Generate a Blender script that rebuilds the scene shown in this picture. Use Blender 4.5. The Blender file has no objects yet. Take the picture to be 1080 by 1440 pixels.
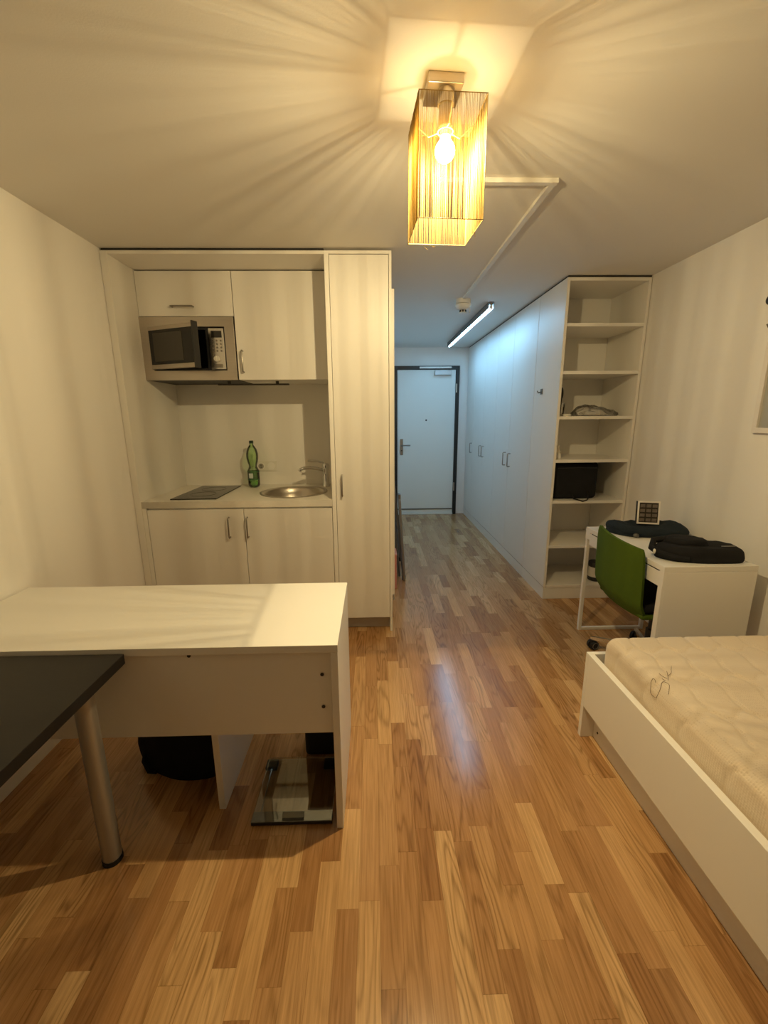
import bpy, bmesh, math, random
from mathutils import Vector, Matrix, noise
random.seed(7)
PI = math.pi
sc = bpy.context.scene
COL = sc.collection

# ------------------------------------------------------------------ camera
cam_d = bpy.data.cameras.new('camera')
cam_d.sensor_fit = 'HORIZONTAL'
cam_d.sensor_width = 36.0
cam_d.lens = 595.34 / 1080 * 36.0
cam_d.clip_start = 0.02
cam = bpy.data.objects.new('camera', cam_d)
COL.objects.link(cam)
RT = Vector((0.99966523, -0.02477211, -0.00746824))
UP = Vector((0.01274439, 0.22024311, 0.97536176))
FW = Vector((0.02251694, 0.97513041, -0.22048508))
cam.matrix_world = Matrix(((RT.x, UP.x, -FW.x, 0.0), (RT.y, UP.y, -FW.y, 0.0),
                           (RT.z, UP.z, -FW.z, 1.46), (0, 0, 0, 1)))
sc.camera = cam

# ------------------------------------------------------------------ world, exposure
world = bpy.data.worlds.new('night')
sc.world = world
world.use_nodes = True
world.node_tree.nodes['Background'].inputs[0].default_value = (0.02, 0.025, 0.04, 1)
world.node_tree.nodes['Background'].inputs[1].default_value = 0.3
sc.view_settings.view_transform = 'Standard'
sc.view_settings.look = 'None'
sc.view_settings.gamma = 1
sc.view_settings.use_curve_mapping = False
sc.view_settings.exposure = 0.0
sc.cycles.use_denoising = True
sc.cycles.max_bounces = 10
sc.cycles.diffuse_bounces = 6
sc.cycles.transparent_max_bounces = 16
sc.cycles.sample_clamp_indirect = 6.0

BULB_W = 101.0           # watts of the ceiling lamp's bulb
BULB_UP = 0.022          # share of it that leaves towards its cap
BULB_COL = (1.0, 0.775, 0.395)
TUBE_E = 92.0            # strength of the hallway tubes
TUBE_COL = (0.30, 0.66, 1.0)
LC = Vector((0.2225, 1.455, 0))   # centre of the ceiling lamp
BULB_Z = 2.225

def bulb_light(name, watts, radius):
    bl = bpy.data.lights.new(name, 'POINT')
    bl.energy = watts
    bl.color = BULB_COL
    bl.shadow_soft_size = radius
    bl.use_nodes = True
    t = bl.node_tree
    em = next(n for n in t.nodes if n.type == 'EMISSION')
    g = t.nodes.new('ShaderNodeNewGeometry')
    s = t.nodes.new('ShaderNodeSeparateXYZ')
    m = t.nodes.new('ShaderNodeMapRange')     # the opaque cap keeps light from leaving upwards
    m.interpolation_type = 'SMOOTHSTEP'
    m.inputs['From Min'].default_value = -0.22
    m.inputs['From Max'].default_value = 0.60
    m.inputs['To Min'].default_value = 1.0
    m.inputs['To Max'].default_value = BULB_UP
    t.links.new(g.outputs['Incoming'], s.inputs[0])
    t.links.new(s.outputs['Z'], m.inputs['Value'])
    t.links.new(m.outputs[0], em.inputs['Strength'])
    o = bpy.data.objects.new(name, bl)
    o.location = (LC.x, LC.y, BULB_Z)
    COL.objects.link(o)
bulb_light('lamp_bulb_core', BULB_W * 0.55, 0.0032)
bulb_light('lamp_bulb_frost', BULB_W * 0.45, 0.025)

# ------------------------------------------------------------------ materials
def new_mat(name):
    m = bpy.data.materials.new(name)
    m.use_nodes = True
    nt = m.node_tree
    return m, nt, nt.nodes['Principled BSDF']

def M(name, col, rough=0.5, metal=0.0, spec=0.5, bump=0.0, scale=60.0, var=0.0, vscale=3.0, stretch=(1, 1, 1), coat=0.0):
    m, nt, b = new_mat(name)
    b.inputs['Base Color'].default_value = (*col, 1)
    b.inputs['Roughness'].default_value = rough
    b.inputs['Metallic'].default_value = metal
    b.inputs['Specular IOR Level'].default_value = spec
    b.inputs['Coat Weight'].default_value = coat
    tc = nt.nodes.new('ShaderNodeTexCoord')
    mp = nt.nodes.new('ShaderNodeMapping')
    mp.inputs['Scale'].default_value = stretch
    nt.links.new(tc.outputs['Object'], mp.inputs[0])
    n = nt.nodes.new('ShaderNodeTexNoise')
    n.inputs['Scale'].default_value = scale
    n.inputs['Detail'].default_value = 3
    nt.links.new(mp.outputs[0], n.inputs['Vector'])
    if bump:
        bp = nt.nodes.new('ShaderNodeBump')
        bp.inputs['Strength'].default_value = bump
        bp.inputs['Distance'].default_value = 0.002
        nt.links.new(n.outputs['Fac'], bp.inputs['Height'])
        nt.links.new(bp.outputs[0], b.inputs['Normal'])
    n2 = nt.nodes.new('ShaderNodeTexNoise')
    n2.inputs['Scale'].default_value = vscale
    n2.inputs['Detail'].default_value = 4
    nt.links.new(mp.outputs[0], n2.inputs['Vector'])
    mx = nt.nodes.new('ShaderNodeMix')
    mx.data_type = 'RGBA'
    v = max(var, 0.015)
    mx.inputs[6].default_value = (*[max(0, c * (1 - v)) for c in col], 1)
    mx.inputs[7].default_value = (*[min(1, c * (1 + v)) for c in col], 1)
    nt.links.new(n2.outputs['Fac'], mx.inputs[0])
    nt.links.new(mx.outputs[2], b.inputs['Base Color'])
    return m

def emit(name, col, strength, clear=False):
    m = bpy.data.materials.new(name)
    m.use_nodes = True
    nt = m.node_tree
    nt.nodes.clear()
    o = nt.nodes.new('ShaderNodeOutputMaterial')
    e = nt.nodes.new('ShaderNodeEmission')
    e.inputs[0].default_value = (*col, 1)
    e.inputs[1].default_value = strength
    if clear:                      # glowing clear-walled envelope: passes light
        t = nt.nodes.new('ShaderNodeBsdfTransparent')
        a = nt.nodes.new('ShaderNodeAddShader')
        nt.links.new(e.outputs[0], a.inputs[0])
        nt.links.new(t.outputs[0], a.inputs[1])
        nt.links.new(a.outputs[0], o.inputs[0])
    else:
        nt.links.new(e.outputs[0], o.inputs[0])
    return m

def thin_glass(name, tint, refl=0.12, rough=0.03, dens=1.0):
    m = bpy.data.materials.new(name)
    m.use_nodes = True
    nt = m.node_tree
    nt.nodes.clear()
    o = nt.nodes.new('ShaderNodeOutputMaterial')
    t = nt.nodes.new('ShaderNodeBsdfTransparent')
    t.inputs[0].default_value = (*tint, 1)
    g = nt.nodes.new('ShaderNodeBsdfGlossy')
    g.inputs['Roughness'].default_value = rough
    lw = nt.nodes.new('ShaderNodeFresnel')
    lw.inputs[0].default_value = 1.5
    ml = nt.nodes.new('ShaderNodeMath')
    ml.operation = 'MULTIPLY_ADD'
    ml.inputs[1].default_value = 0.9 * dens
    ml.inputs[2].default_value = refl * 0.3
    ml.use_clamp = True
    x = nt.nodes.new('ShaderNodeMixShader')
    nt.links.new(lw.outputs[0], ml.inputs[0])
    nt.links.new(ml.outputs[0], x.inputs[0])
    nt.links.new(t.outputs[0], x.inputs[1])
    nt.links.new(g.outputs[0], x.inputs[2])
    nt.links.new(x.outputs[0], o.inputs[0])
    return m

def wood_floor():
    m, nt, b = new_mat('oak_strip_laminate')
    N, L = nt.nodes.new, nt.links.new
    def math_(op, a, c=None, d=None, clamp=False):
        n = N('ShaderNodeMath')
        n.operation = op
        n.use_clamp = clamp
        for i, v in enumerate((a, c, d)):
            if v is None: continue
            if isinstance(v, (int, float)): n.inputs[i].default_value = v
            else: L(v, n.inputs[i])
        return n.outputs[0]
    tc = N('ShaderNodeTexCoord')
    sp = N('ShaderNodeSeparateXYZ')
    L(tc.outputs['Object'], sp.inputs[0])
    x, y = sp.outputs[0], sp.outputs[1]
    W = 0.0655
    xs = math_('DIVIDE', math_('ADD', x, 10.02), W)
    ix = math_('FLOOR', xs)
    fx = math_('FRACT', xs)
    w1 = N('ShaderNodeTexWhiteNoise'); w1.noise_dimensions = '1D'
    L(ix, w1.inputs['W'])
    ln = math_('MULTIPLY_ADD', w1.outputs['Value'], 0.16, 0.34)
    w1b = N('ShaderNodeTexWhiteNoise'); w1b.noise_dimensions = '1D'
    L(math_('ADD', ix, 77.3), w1b.inputs['W'])
    ys = math_('ADD', math_('DIVIDE', math_('ADD', y, 10.0), ln), math_('MULTIPLY', w1b.outputs['Value'], 9.0))
    # uneven strip lengths: shift the joints of each row with a low sine
    ys = math_('ADD', ys, math_('MULTIPLY', math_('SINE', math_('MULTIPLY', ys, 2.3)), 0.22))
    iy = math_('FLOOR', ys)
    fy = math_('FRACT', ys)
    cb = N('ShaderNodeCombineXYZ'); L(ix, cb.inputs[0]); L(iy, cb.inputs[1])
    w2 = N('ShaderNodeTexWhiteNoise'); w2.noise_dimensions = '3D'
    L(cb.outputs[0], w2.inputs['Vector'])
    rnd = w2.outputs['Value']
    sc2 = N('ShaderNodeSeparateColor'); L(w2.outputs['Color'], sc2.inputs[0])
    # grain coordinates, offset per strip
    def vec(kx, ky, off):
        c = N('ShaderNodeCombineXYZ')
        L(math_('ADD', math_('MULTIPLY', x, kx), math_('MULTIPLY', rnd, off)), c.inputs[0])
        L(math_('ADD', math_('MULTIPLY', y, ky), math_('MULTIPLY', sc2.outputs[1], off)), c.inputs[1])
        return c.outputs[0]
    g1 = N('ShaderNodeTexNoise'); g1.inputs['Scale'].default_value = 1; g1.inputs['Detail'].default_value = 5
    g1.inputs['Roughness'].default_value = 0.65
    L(vec(150, 4.5, 60), g1.inputs['Vector'])
    g2 = N('ShaderNodeTexNoise'); g2.inputs['Scale'].default_value = 1; g2.inputs['Detail'].default_value = 1.5
    L(vec(13, 1.5, 40), g2.inputs['Vector'])
    rings = math_('SINE', math_('MULTIPLY', g2.outputs['Fac'], 70))
    rings = math_('POWER', math_('MULTIPLY_ADD', rings, 0.5, 0.5), 3.0)
    g3 = N('ShaderNodeTexNoise'); g3.inputs['Scale'].default_value = 1; g3.inputs['Detail'].default_value = 2
    L(vec(5, 1.2, 25), g3.inputs['Vector'])
    ramp = N('ShaderNodeValToRGB')
    e = ramp.color_ramp.elements
    e[0].position = 0.0; e[0].color = (0.33, 0.160, 0.062, 1)
    e[1].position = 1.0; e[1].color = (0.72, 0.475, 0.245, 1)
    k = e.new(0.45); k.color = (0.47, 0.255, 0.108, 1)
    k = e.new(0.75); k.color = (0.58, 0.345, 0.155, 1)
    f = math_('ADD', math_('MULTIPLY', rnd, 0.80), math_('MULTIPLY', math_('SUBTRACT', g3.outputs['Fac'], 0.4), 0.45), clamp=True)
    L(f, ramp.inputs[0])
    dark = math_('MULTIPLY_ADD', math_('SUBTRACT', g1.outputs['Fac'], 0.5), -1.0, 0.05)
    dark = math_('ADD', dark, math_('MULTIPLY', rings, math_('MULTIPLY', sc2.outputs[2], 0.34)))
    mask_x = math_('MULTIPLY', math_('MINIMUM', fx, math_('SUBTRACT', 1, fx)), W)
    mask_y = math_('MULTIPLY', math_('MINIMUM', fy, math_('SUBTRACT', 1, fy)), ln)
    edge = math_('LESS_THAN', math_('MINIMUM', mask_x, mask_y), 0.0007)
    dark = math_('ADD', dark, math_('MULTIPLY', edge, 0.22))
    vo = N('ShaderNodeTexVoronoi'); vo.inputs['Scale'].default_value = 2.6
    L(tc.outputs['Object'], vo.inputs['Vector'])
    knot = math_('MULTIPLY', math_('LESS_THAN', vo.outputs['Distance'], 0.022), 0.35)
    dark = math_('ADD', dark, knot)
    val = math_('SUBTRACT', 1.0, dark)
    mx = N('ShaderNodeMix'); mx.data_type = 'RGBA'; mx.blend_type = 'MULTIPLY'
    mx.inputs[0].default_value = 1
    L(ramp.outputs[0], mx.inputs[6])
    cc = N('ShaderNodeCombineColor')
    L(val, cc.inputs[0]); L(math_('POWER', val, 1.1), cc.inputs[1]); L(math_('POWER', val, 1.3), cc.inputs[2])
    L(cc.outputs[0], mx.inputs[7])
    L(mx.outputs[2], b.inputs['Base Color'])
    L(math_('MULTIPLY_ADD', g1.outputs['Fac'], 0.10, 0.13), b.inputs['Roughness'])
    b.inputs['Specular IOR Level'].default_value = 0.45
    bp = N('ShaderNodeBump'); bp.inputs['Strength'].default_value = 0.06; bp.inputs['Distance'].default_value = 0.001
    L(math_('SUBTRACT', 1.0, dark), bp.inputs['Height'])
    L(bp.outputs[0], b.inputs['Normal'])
    return m

def thread_mat():
    m = bpy.data.materials.new('golden_thread')
    m.use_nodes = True
    nt = m.node_tree
    nt.nodes.clear()
    o = nt.nodes.new('ShaderNodeOutputMaterial')
    d = nt.nodes.new('ShaderNodeBsdfDiffuse')
    t = nt.nodes.new('ShaderNodeBsdfTranslucent')
    tc = nt.nodes.new('ShaderNodeTexCoord')
    n = nt.nodes.new('ShaderNodeTexNoise')
    n.inputs['Scale'].default_value = 240
    r = nt.nodes.new('ShaderNodeValToRGB')
    r.color_ramp.elements[0].color = (0.24, 0.170, 0.062, 1)
    r.color_ramp.elements[1].color = (0.34, 0.250, 0.105, 1)
    x = nt.nodes.new('ShaderNodeMixShader')
    x.inputs[0].default_value = 0.5
    nt.links.new(tc.outputs['Object'], n.inputs[0])
    nt.links.new(n.outputs['Fac'], r.inputs[0])
    nt.links.new(r.outputs[0], d.inputs[0])
    nt.links.new(r.outputs[0], t.inputs[0])
    nt.links.new(d.outputs[0], x.inputs[1])
    nt.links.new(t.outputs[0], x.inputs[2])
    nt.links.new(x.outputs[0], o.inputs[0])
    return m

def knit_mat():
    m, nt, b = new_mat('mattress_knit')
    b.inputs['Roughness'].default_value = 0.85
    b.inputs['Sheen Weight'].default_value = 0.2
    tc = nt.nodes.new('ShaderNodeTexCoord')
    v = nt.nodes.new('ShaderNodeTexVoronoi')
    v.inputs['Scale'].default_value = 130
    v.inputs['Randomness'].default_value = 0.25
    nt.links.new(tc.outputs['Object'], v.inputs['Vector'])
    bp = nt.nodes.new('ShaderNodeBump')
    bp.inputs['Strength'].default_value = 0.55
    bp.inputs['Distance'].default_value = 0.002
    nt.links.new(v.outputs['Distance'], bp.inputs['Height'])
    nt.links.new(bp.outputs[0], b.inputs['Normal'])
    r = nt.nodes.new('ShaderNodeValToRGB')
    r.color_ramp.elements[0].color = (0.66, 0.53, 0.385, 1)
    r.color_ramp.elements[1].color = (0.80, 0.68, 0.53, 1)
    r.color_ramp.elements[0].position = 0.0
    r.color_ramp.elements[1].position = 0.35
    nt.links.new(v.outputs['Distance'], r.inputs[0])
    nt.links.new(r.outputs[0], b.inputs['Base Color'])
    return m

wall_m = M('painted_plaster', (0.85, 0.83, 0.80), 0.85, bump=0.12, scale=220, var=0.02, vscale=1.5)
ceil_m = M('ceiling_paint', (0.78, 0.76, 0.725), 0.9, bump=0.12, scale=200)
floor_m = wood_floor()
white_m = M('white_melamine', (0.83, 0.81, 0.77), 0.42, bump=0.03, scale=300)
white2_m = M('white_melamine_edge', (0.84, 0.82, 0.78), 0.4)
desk_m = M('white_desk_laminate', (0.80, 0.785, 0.75), 0.38, bump=0.03, scale=300)
work_m = M('cream_worktop', (0.80, 0.77, 0.70), 0.4, var=0.05, vscale=40)
gap_shade_m = M('gap_shade_paint', (0.03, 0.028, 0.025), 0.9)  # near-black colour standing in for the shade inside gaps
black_m = M('black_plastic', (0.018, 0.018, 0.02), 0.42)
rubber_m = M('black_rubber', (0.012, 0.012, 0.013), 0.7)
cloth_b = M('black_cloth', (0.016, 0.016, 0.018), 0.95, spec=0.2, bump=0.5, scale=240, var=0.3, vscale=14)
cloth_n = M('dark_navy_cloth', (0.018, 0.026, 0.036), 0.9, spec=0.2, bump=0.5, scale=220, var=0.3, vscale=12)
tabletop_b = M('black_brown_table', (0.016, 0.0135, 0.012), 0.5, spec=0.3, bump=0.05, scale=200, var=0.15, vscale=20, stretch=(1, 12, 1))
steel_m = M('brushed_steel', (0.52, 0.475, 0.42), 0.33, 1.0, bump=0.06, scale=40, stretch=(1, 1, 30), var=0.08, vscale=6)
steel_s = M('polished_steel', (0.55, 0.53, 0.5), 0.2, 1.0)
nickel_m = M('nickel', (0.34, 0.32, 0.29), 0.35, 1.0)
chrome_m = M('chrome', (0.7, 0.7, 0.7), 0.1, 1.0)
leg_m = M('silver_painted_leg', (0.42, 0.41, 0.39), 0.4, 0.6)
green_m = M('green_felt', (0.075, 0.128, 0.012), 0.9, spec=0.2, bump=0.3, scale=400, var=0.08, vscale=60)
hobm = M('black_ceramic', (0.012, 0.011, 0.011), 0.15, spec=0.3)
mw_glass = M('microwave_glass', (0.012, 0.011, 0.010), 0.12)
mw_win = M('microwave_window', (0.05, 0.045, 0.038), 0.25)
door_m = M('door_paint', (0.78, 0.80, 0.77), 0.45)
frame_bm = M('door_frame_paint', (0.012, 0.014, 0.015), 0.4)
plastic_w = M('white_plastic', (0.78, 0.76, 0.70), 0.4)
grey_m = M('grey_metal', (0.16, 0.155, 0.145), 0.45, 0.7)
bin_m = M('black_bin', (0.01, 0.01, 0.011), 0.6)
pink_m = M('pink_plastic', (0.62, 0.24, 0.20), 0.6)
label_m = M('paper_label', (0.72, 0.68, 0.6), 0.6, var=0.1, vscale=30)
red_m = M('red_print', (0.55, 0.13, 0.06), 0.6)
cell_m = M('cell_grey', (0.16, 0.13, 0.11), 0.35, var=0.5, vscale=60)
cell_b = M('cell_dark', (0.02, 0.015, 0.012), 0.5)
thread_m = thread_mat()
knit_m = knit_mat()
stitch_m = M('brown_thread', (0.20, 0.13, 0.075), 0.8)
bulb_m = emit('bulb_glow', (1.0, 0.86, 0.55), 9.0, clear=True)
tube_m = emit('tube_glow', TUBE_COL, TUBE_E)
green_pet = thin_glass('green_bottle_plastic', (0.74, 0.93, 0.60), 0.3, 0.06)
clear_pl = thin_glass('clear_film', (0.93, 0.92, 0.90), 0.7, 0.15)
scale_gl = thin_glass('scale_glass', (0.90, 0.92, 0.90), 0.05, 0.03, 0.45)
lcd_m = M('lcd_grey', (0.22, 0.23, 0.20), 0.3)
print_m = M('picture_print', (0.36, 0.36, 0.33), 0.35, var=0.2, vscale=4)
paper_m = M('white_frame', (0.80, 0.76, 0.72), 0.45)

# ------------------------------------------------------------------ geometry helpers
WL = {}

class G:
    """collects shapes into one mesh"""
    def __init__(s): s.bm = bmesh.new()
    def _merge(s, t, mat=None):
        if mat is not None: t.transform(mat)
        me = bpy.data.meshes.new('t'); t.to_mesh(me); t.free()
        s.bm.from_mesh(me); bpy.data.meshes.remove(me)
        return s
    def box(s, x0, x1, y0, y1, z0, z1, bev=0.0012, seg=2, mat=None):
        t = bmesh.new()
        bmesh.ops.create_cube(t, size=1)
        for v in t.verts:
            v.co = Vector(((x0 + x1) / 2 + v.co.x * (x1 - x0), (y0 + y1) / 2 + v.co.y * (y1 - y0), (z0 + z1) / 2 + v.co.z * (z1 - z0)))
        b = min(bev, 0.45 * min(abs(x1 - x0), abs(y1 - y0), abs(z1 - z0)))
        if b > 1e-5:
            bmesh.ops.bevel(t, geom=list(t.edges), offset=b, segments=seg, profile=0.5, affect='EDGES')
        return s._merge(t, mat)
    def cyl(s, p0, p1, r0, r1=None, n=20, mat=None, cap=True):
        p0, p1 = Vector(p0), Vector(p1)
        r1 = r0 if r1 is None else r1
        d = p1 - p0
        t = bmesh.new()
        bmesh.ops.create_cone(t, cap_ends=cap, segments=n, radius1=r0, radius2=r1, depth=d.length)
        q = Vector((0, 0, 1)).rotation_difference(d.normalized())
        t.transform(Matrix.Translation((p0 + p1) / 2) @ q.to_matrix().to_4x4())
        return s._merge(t, mat)
    def sphere(s, c, r, sx=1, sy=1, sz=1, n=20, mat=None):
        t = bmesh.new()
        bmesh.ops.create_uvsphere(t, u_segments=n, v_segments=max(8, n // 2), radius=r)
        t.transform(Matrix.Translation(Vector(c)) @ Matrix.Diagonal((sx, sy, sz, 1)))
        return s._merge(t, mat)
    def tube(s, pts, r, n=8, closed=False, mat=None):
        pts = [Vector(p) for p in pts]
        t = bmesh.new()
        rings = []
        N = len(pts)
        up = None
        for i, p in enumerate(pts):
            a = pts[i - 1] if (i > 0 or closed) else p
            c = pts[(i + 1) % N] if (i < N - 1 or closed) else p
            d = (c - a).normalized()
            if up is None:
                up = Vector((0, 0, 1)) if abs(d.z) < 0.9 else Vector((1, 0, 0))
            e1 = (up - d * up.dot(d)).normalized()
            up = e1
            e2 = d.cross(e1)
            rings.append([t.verts.new(p + (e1 * math.cos(2 * PI * k / n) + e2 * math.sin(2 * PI * k / n)) * r) for k in range(n)])
        M_ = N if closed else N - 1
        for i in range(M_):
            A, B = rings[i], rings[(i + 1) % N]
            for k in range(n):
                t.faces.new((A[k], A[(k + 1) % n], B[(k + 1) % n], B[k]))
        if not closed:
            t.faces.new(rings[0][::-1]); t.faces.new(rings[-1])
        return s._merge(t, mat)
    def lathe(s, prof, c, n=32, mat=None, wob=None):
        t = bmesh.new()
        rings = []
        for r, z in prof:
            if r < 1e-5: rings.append([t.verts.new((c[0], c[1], c[2] + z))]); continue
            rr = []
            for k in range(n):
                a = 2 * PI * k / n
                q = r * (wob(a, z) if wob else 1)
                rr.append(t.verts.new((c[0] + q * math.cos(a), c[1] + q * math.sin(a), c[2] + z)))
            rings.append(rr)
        for A, B in zip(rings, rings[1:]):
            for k in range(n):
                k2 = (k + 1) % n
                if len(A) == 1 and len(B) == 1: continue
                if len(A) == 1: t.faces.new((A[0], B[k2], B[k]))
                elif len(B) == 1: t.faces.new((A[k], A[k2], B[0]))
                else: t.faces.new((A[k], A[k2], B[k2], B[k]))
        bmesh.ops.recalc_face_normals(t, faces=list(t.faces))
        return s._merge(t, mat)
    def grid(s, fn, nu, nv, thick=0.0, closed_u=False, mat=None):
        """surface fn(u,v) in 0..1; thick > 0 closes it into a slab along its normals"""
        t = bmesh.new()
        P = [[Vector(fn(i / nu, j / nv)) for j in range(nv + 1)] for i in range(nu + 1)]
        def vs(off):
            out = []
            for i in range(nu + 1):
                row = []
                for j in range(nv + 1):
                    a = P[min(i + 1, nu)][j] - P[max(i - 1, 0)][j]
                    c = P[i][min(j + 1, nv)] - P[i][max(j - 1, 0)]
                    nn = a.cross(c)
                    nn = nn.normalized() if nn.length > 1e-9 else Vector((0, 0, 1))
                    row.append(t.verts.new(P[i][j] + nn * off))
                out.append(row)
            return out
        A = vs(thick / 2)
        for i in range(nu):
            for j in range(nv):
                t.faces.new((A[i][j], A[i + 1][j], A[i + 1][j + 1], A[i][j + 1]))
        if thick:
            B = vs(-thick / 2)
            for i in range(nu):
                for j in range(nv):
                    t.faces.new((B[i][j], B[i][j + 1], B[i + 1][j + 1], B[i + 1][j]))
            bd = [(i, 0) for i in range(nu)] + [(nu, j) for j in range(nv)] + [(i, nv) for i in range(nu, 0, -1)] + [(0, j) for j in range(nv, 0, -1)]
            for (i, j), (k, l) in zip(bd, bd[1:] + bd[:1]):
                t.faces.new((A[k][l], A[i][j], B[i][j], B[k][l]))
        return s._merge(t, mat)
    def blob(s, outline, z0, h, rin=0.75, m=9, n=56, hf=None, wr=0.006, ws=14, seed=0, droop=0.35):
        """soft, lumpy, closed body over a smooth closed outline"""
        K = len(outline)
        pts = []
        for i in range(n):
            u = i / n * K
            k = int(u); f = u - k
            p = [Vector((*outline[(k + q) % K], 0)) for q in (-1, 0, 1, 2)]
            pts.append(0.5 * ((2 * p[1]) + (p[2] - p[0]) * f + (2 * p[0] - 5 * p[1] + 4 * p[2] - p[3]) * f * f + (3 * p[1] - p[0] - 3 * p[2] + p[3]) * f ** 3))
        c = sum(pts, Vector()) / n
        prof = [(0.0, 0.0), (0.5, 0.0), (0.86, 0.0)]
        for i in range(m + 1):
            a = -PI / 2 * droop + (PI / 2 + PI / 2 * droop) * i / m
            prof.append((rin + (1 - rin) * math.cos(a), max(0.0, (math.sin(a) + math.sin(PI / 2 * droop)) / (1 + math.sin(PI / 2 * droop)))))
        for k in (0.8, 0.6, 0.4, 0.2): prof.append((rin * k, 1.0))
        prof.append((0.0, 1.0))
        t = bmesh.new()
        rings = []
        for sc_, z in prof:
            rr = []
            for p in (pts if sc_ > 1e-6 else [c]):
                q = c + (p - c) * sc_
                hh = h * (hf(q.x, q.y) if hf else 1)
                v = Vector((q.x, q.y, z0 + z * hh))
                nz = noise.noise(Vector((q.x * ws + seed, q.y * ws, z * 2.3)))
                rg = 1 - abs(noise.noise(Vector((q.x * ws * 0.9 + 31 + seed, q.y * ws * 2.1, z * 3 + 7)))) * 2
                d = (q - c)
                d = d.normalized() if d.length > 1e-6 else Vector()
                if z > 0.02: v.z += wr * z * (nz + 0.7 * rg)
                v += d * wr * 1.2 * nz * (1 if 0.02 < z < 0.99 else 0.2)
                v.z = max(v.z, z0)
                rr.append(t.verts.new(v))
            rings.append(rr)
        for A, B in zip(rings, rings[1:]):
            for k in range(n):
                k2 = (k + 1) % n
                if len(A) == 1: t.faces.new((A[0], B[k2], B[k]))
                elif len(B) == 1: t.faces.new((A[k], A[k2], B[0]))
                else: t.faces.new((A[k], A[k2], B[k2], B[k]))
        bmesh.ops.recalc_face_normals(t, faces=list(t.faces))
        return s._merge(t)

def mesh(name, g, mat, parent=None, smooth=False, loc=None, angle=35):
    bm = g.bm
    if parent is not None: base = WL[parent]
    elif loc is not None: base = Vector(loc)
    else:
        xs = [v.co.x for v in bm.verts]; ys = [v.co.y for v in bm.verts]; zs = [v.co.z for v in bm.verts]
        base = Vector(((min(xs) + max(xs)) / 2, (min(ys) + max(ys)) / 2, min(zs)))
    bmesh.ops.translate(bm, verts=list(bm.verts), vec=-base)
    me = bpy.data.meshes.new(name)
    bm.to_mesh(me); bm.free()
    me.materials.append(mat)
    if smooth:
        for p in me.polygons: p.use_smooth = True
        me.set_sharp_from_angle(angle=math.radians(angle))
    o = bpy.data.objects.new(name, me)
    COL.objects.link(o)
    if parent is not None: o.parent = parent
    else: o.location = base
    WL[o] = base
    return o

def tag(o, label, cat, group=None):
    o['label'] = label; o['category'] = cat
    if group: o['group'] = group
    return o

def thing(name, label, cat, loc, group=None):
    o = bpy.data.objects.new(name, None)
    o.empty_display_size = 0.05
    COL.objects.link(o)
    o.location = loc
    WL[o] = Vector(loc)
    return tag(o, label, cat, group)

def struct(name, g, mat, parent=None):
    o = mesh(name, g, mat, parent, loc=None if parent else (0, 0, 0))
    if parent is None: o['kind'] = 'structure'
    return o

# ------------------------------------------------------------------ the room
XL, XR, H = -1.539, 1.953, 2.401
YN, YD = -1.30, 6.282
YK, XT = 2.695, 0.116
YB, XW = 3.172, 1.355
struct('floor', G().box(XL - .1, XR + .1, YN - .1, YD + .1, -0.08, 0, 0), floor_m)
struct('ceiling', G().box(XL - .1, XR + .1, YN - .1, YD + .1, H, H + .1, 0), ceil_m)
struct('wall_left', G().box(XL - .1, XL, YN, 3.50, 0, H, 0), wall_m)
struct('wall_right', G().box(XR, XR + .1, YN, YD, 0, H, 0), wall_m)
struct('wall_near', G().box(XL, -1.30, YN - .1, YN, 0, H, 0).box(1.72, XR, YN - .1, YN, 0, H, 0).box(-1.30, 1.72, YN - .1, YN, 2.25, H, 0).box(-1.30, 1.72, YN - .1, YN, 0, .08, 0), wall_m)
wn = struct('added_window_1', G().box(-1.30, 1.72, YN - .06, YN - .05, .08, 2.25, 0), M('light_absorbing_glass', (.01, .011, .013), .04))  # unseen window, added so its dark glass soaks up bounce light
wf = G()
for a in ((-1.30, -1.24), (.17, .25), (1.66, 1.72)): wf.box(a[0], a[1], YN - .0495, YN - .01, .08, 2.25, .003)
wf.box(-1.24, .17, YN - .0495, YN - .01, .08, .15, .003).box(.25, 1.66, YN - .0495, YN - .01, .08, .15, .003)
wf.box(-1.24, .17, YN - .0495, YN - .01, 2.19, 2.25, .003).box(.25, 1.66, YN - .0495, YN - .01, 2.19, 2.25, .003)
struct('added_window_frame', wf, M('added_window_paint', (.7, .7, .68), .4), wn)  # frame for the added, unseen window
struct('wall_kitchen', G().box(XL, 0.106, 3.405, 3.50, 0, H, 0), wall_m)
struct('wall_hall', G().box(0.0, 0.106, 3.50, YD, 0, H, 0), wall_m)
struct('wall_far', G().box(0.106, XR, YD + .02, YD + .1, 0, H, 0), wall_m)

# entrance door at the end of the hall
d = struct('door_1', G().box(0.349, 1.181, YD - .012, YD + .019, 0.022, 2.098, .002), door_m)
struct('door_frame', G().box(0.293, 0.345, YD - .03, YD + .019, 0, 2.149, .002).box(1.185, 1.233, YD - .03, YD + .019, 0, 2.149, .002)
       .box(0.345, 1.185, YD - .03, YD + .019, 2.100, 2.149, .002), frame_bm, d)
struct('threshold', G().box(0.346, 1.184, YD - .03, YD + .019, 0, 0.02, .002), plastic_w, d)
struct('kick_strip', G().box(0.352, 1.178, YD - .02, YD - .0125, 0.075, 0.092, .002), grey_m, d)
hp = struct('lock_plate', G().box(0.388, 0.432, YD - .022, YD - .0125, 0.90, 1.135, .009), nickel_m, d)
struct('door_handle', G().tube([(0.411, YD - .02, 1.043), (0.411, YD - .055, 1.043), (0.425, YD - .065, 1.043), (0.535, YD - .065, 1.043)], .009, 10), nickel_m, hp)
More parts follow.
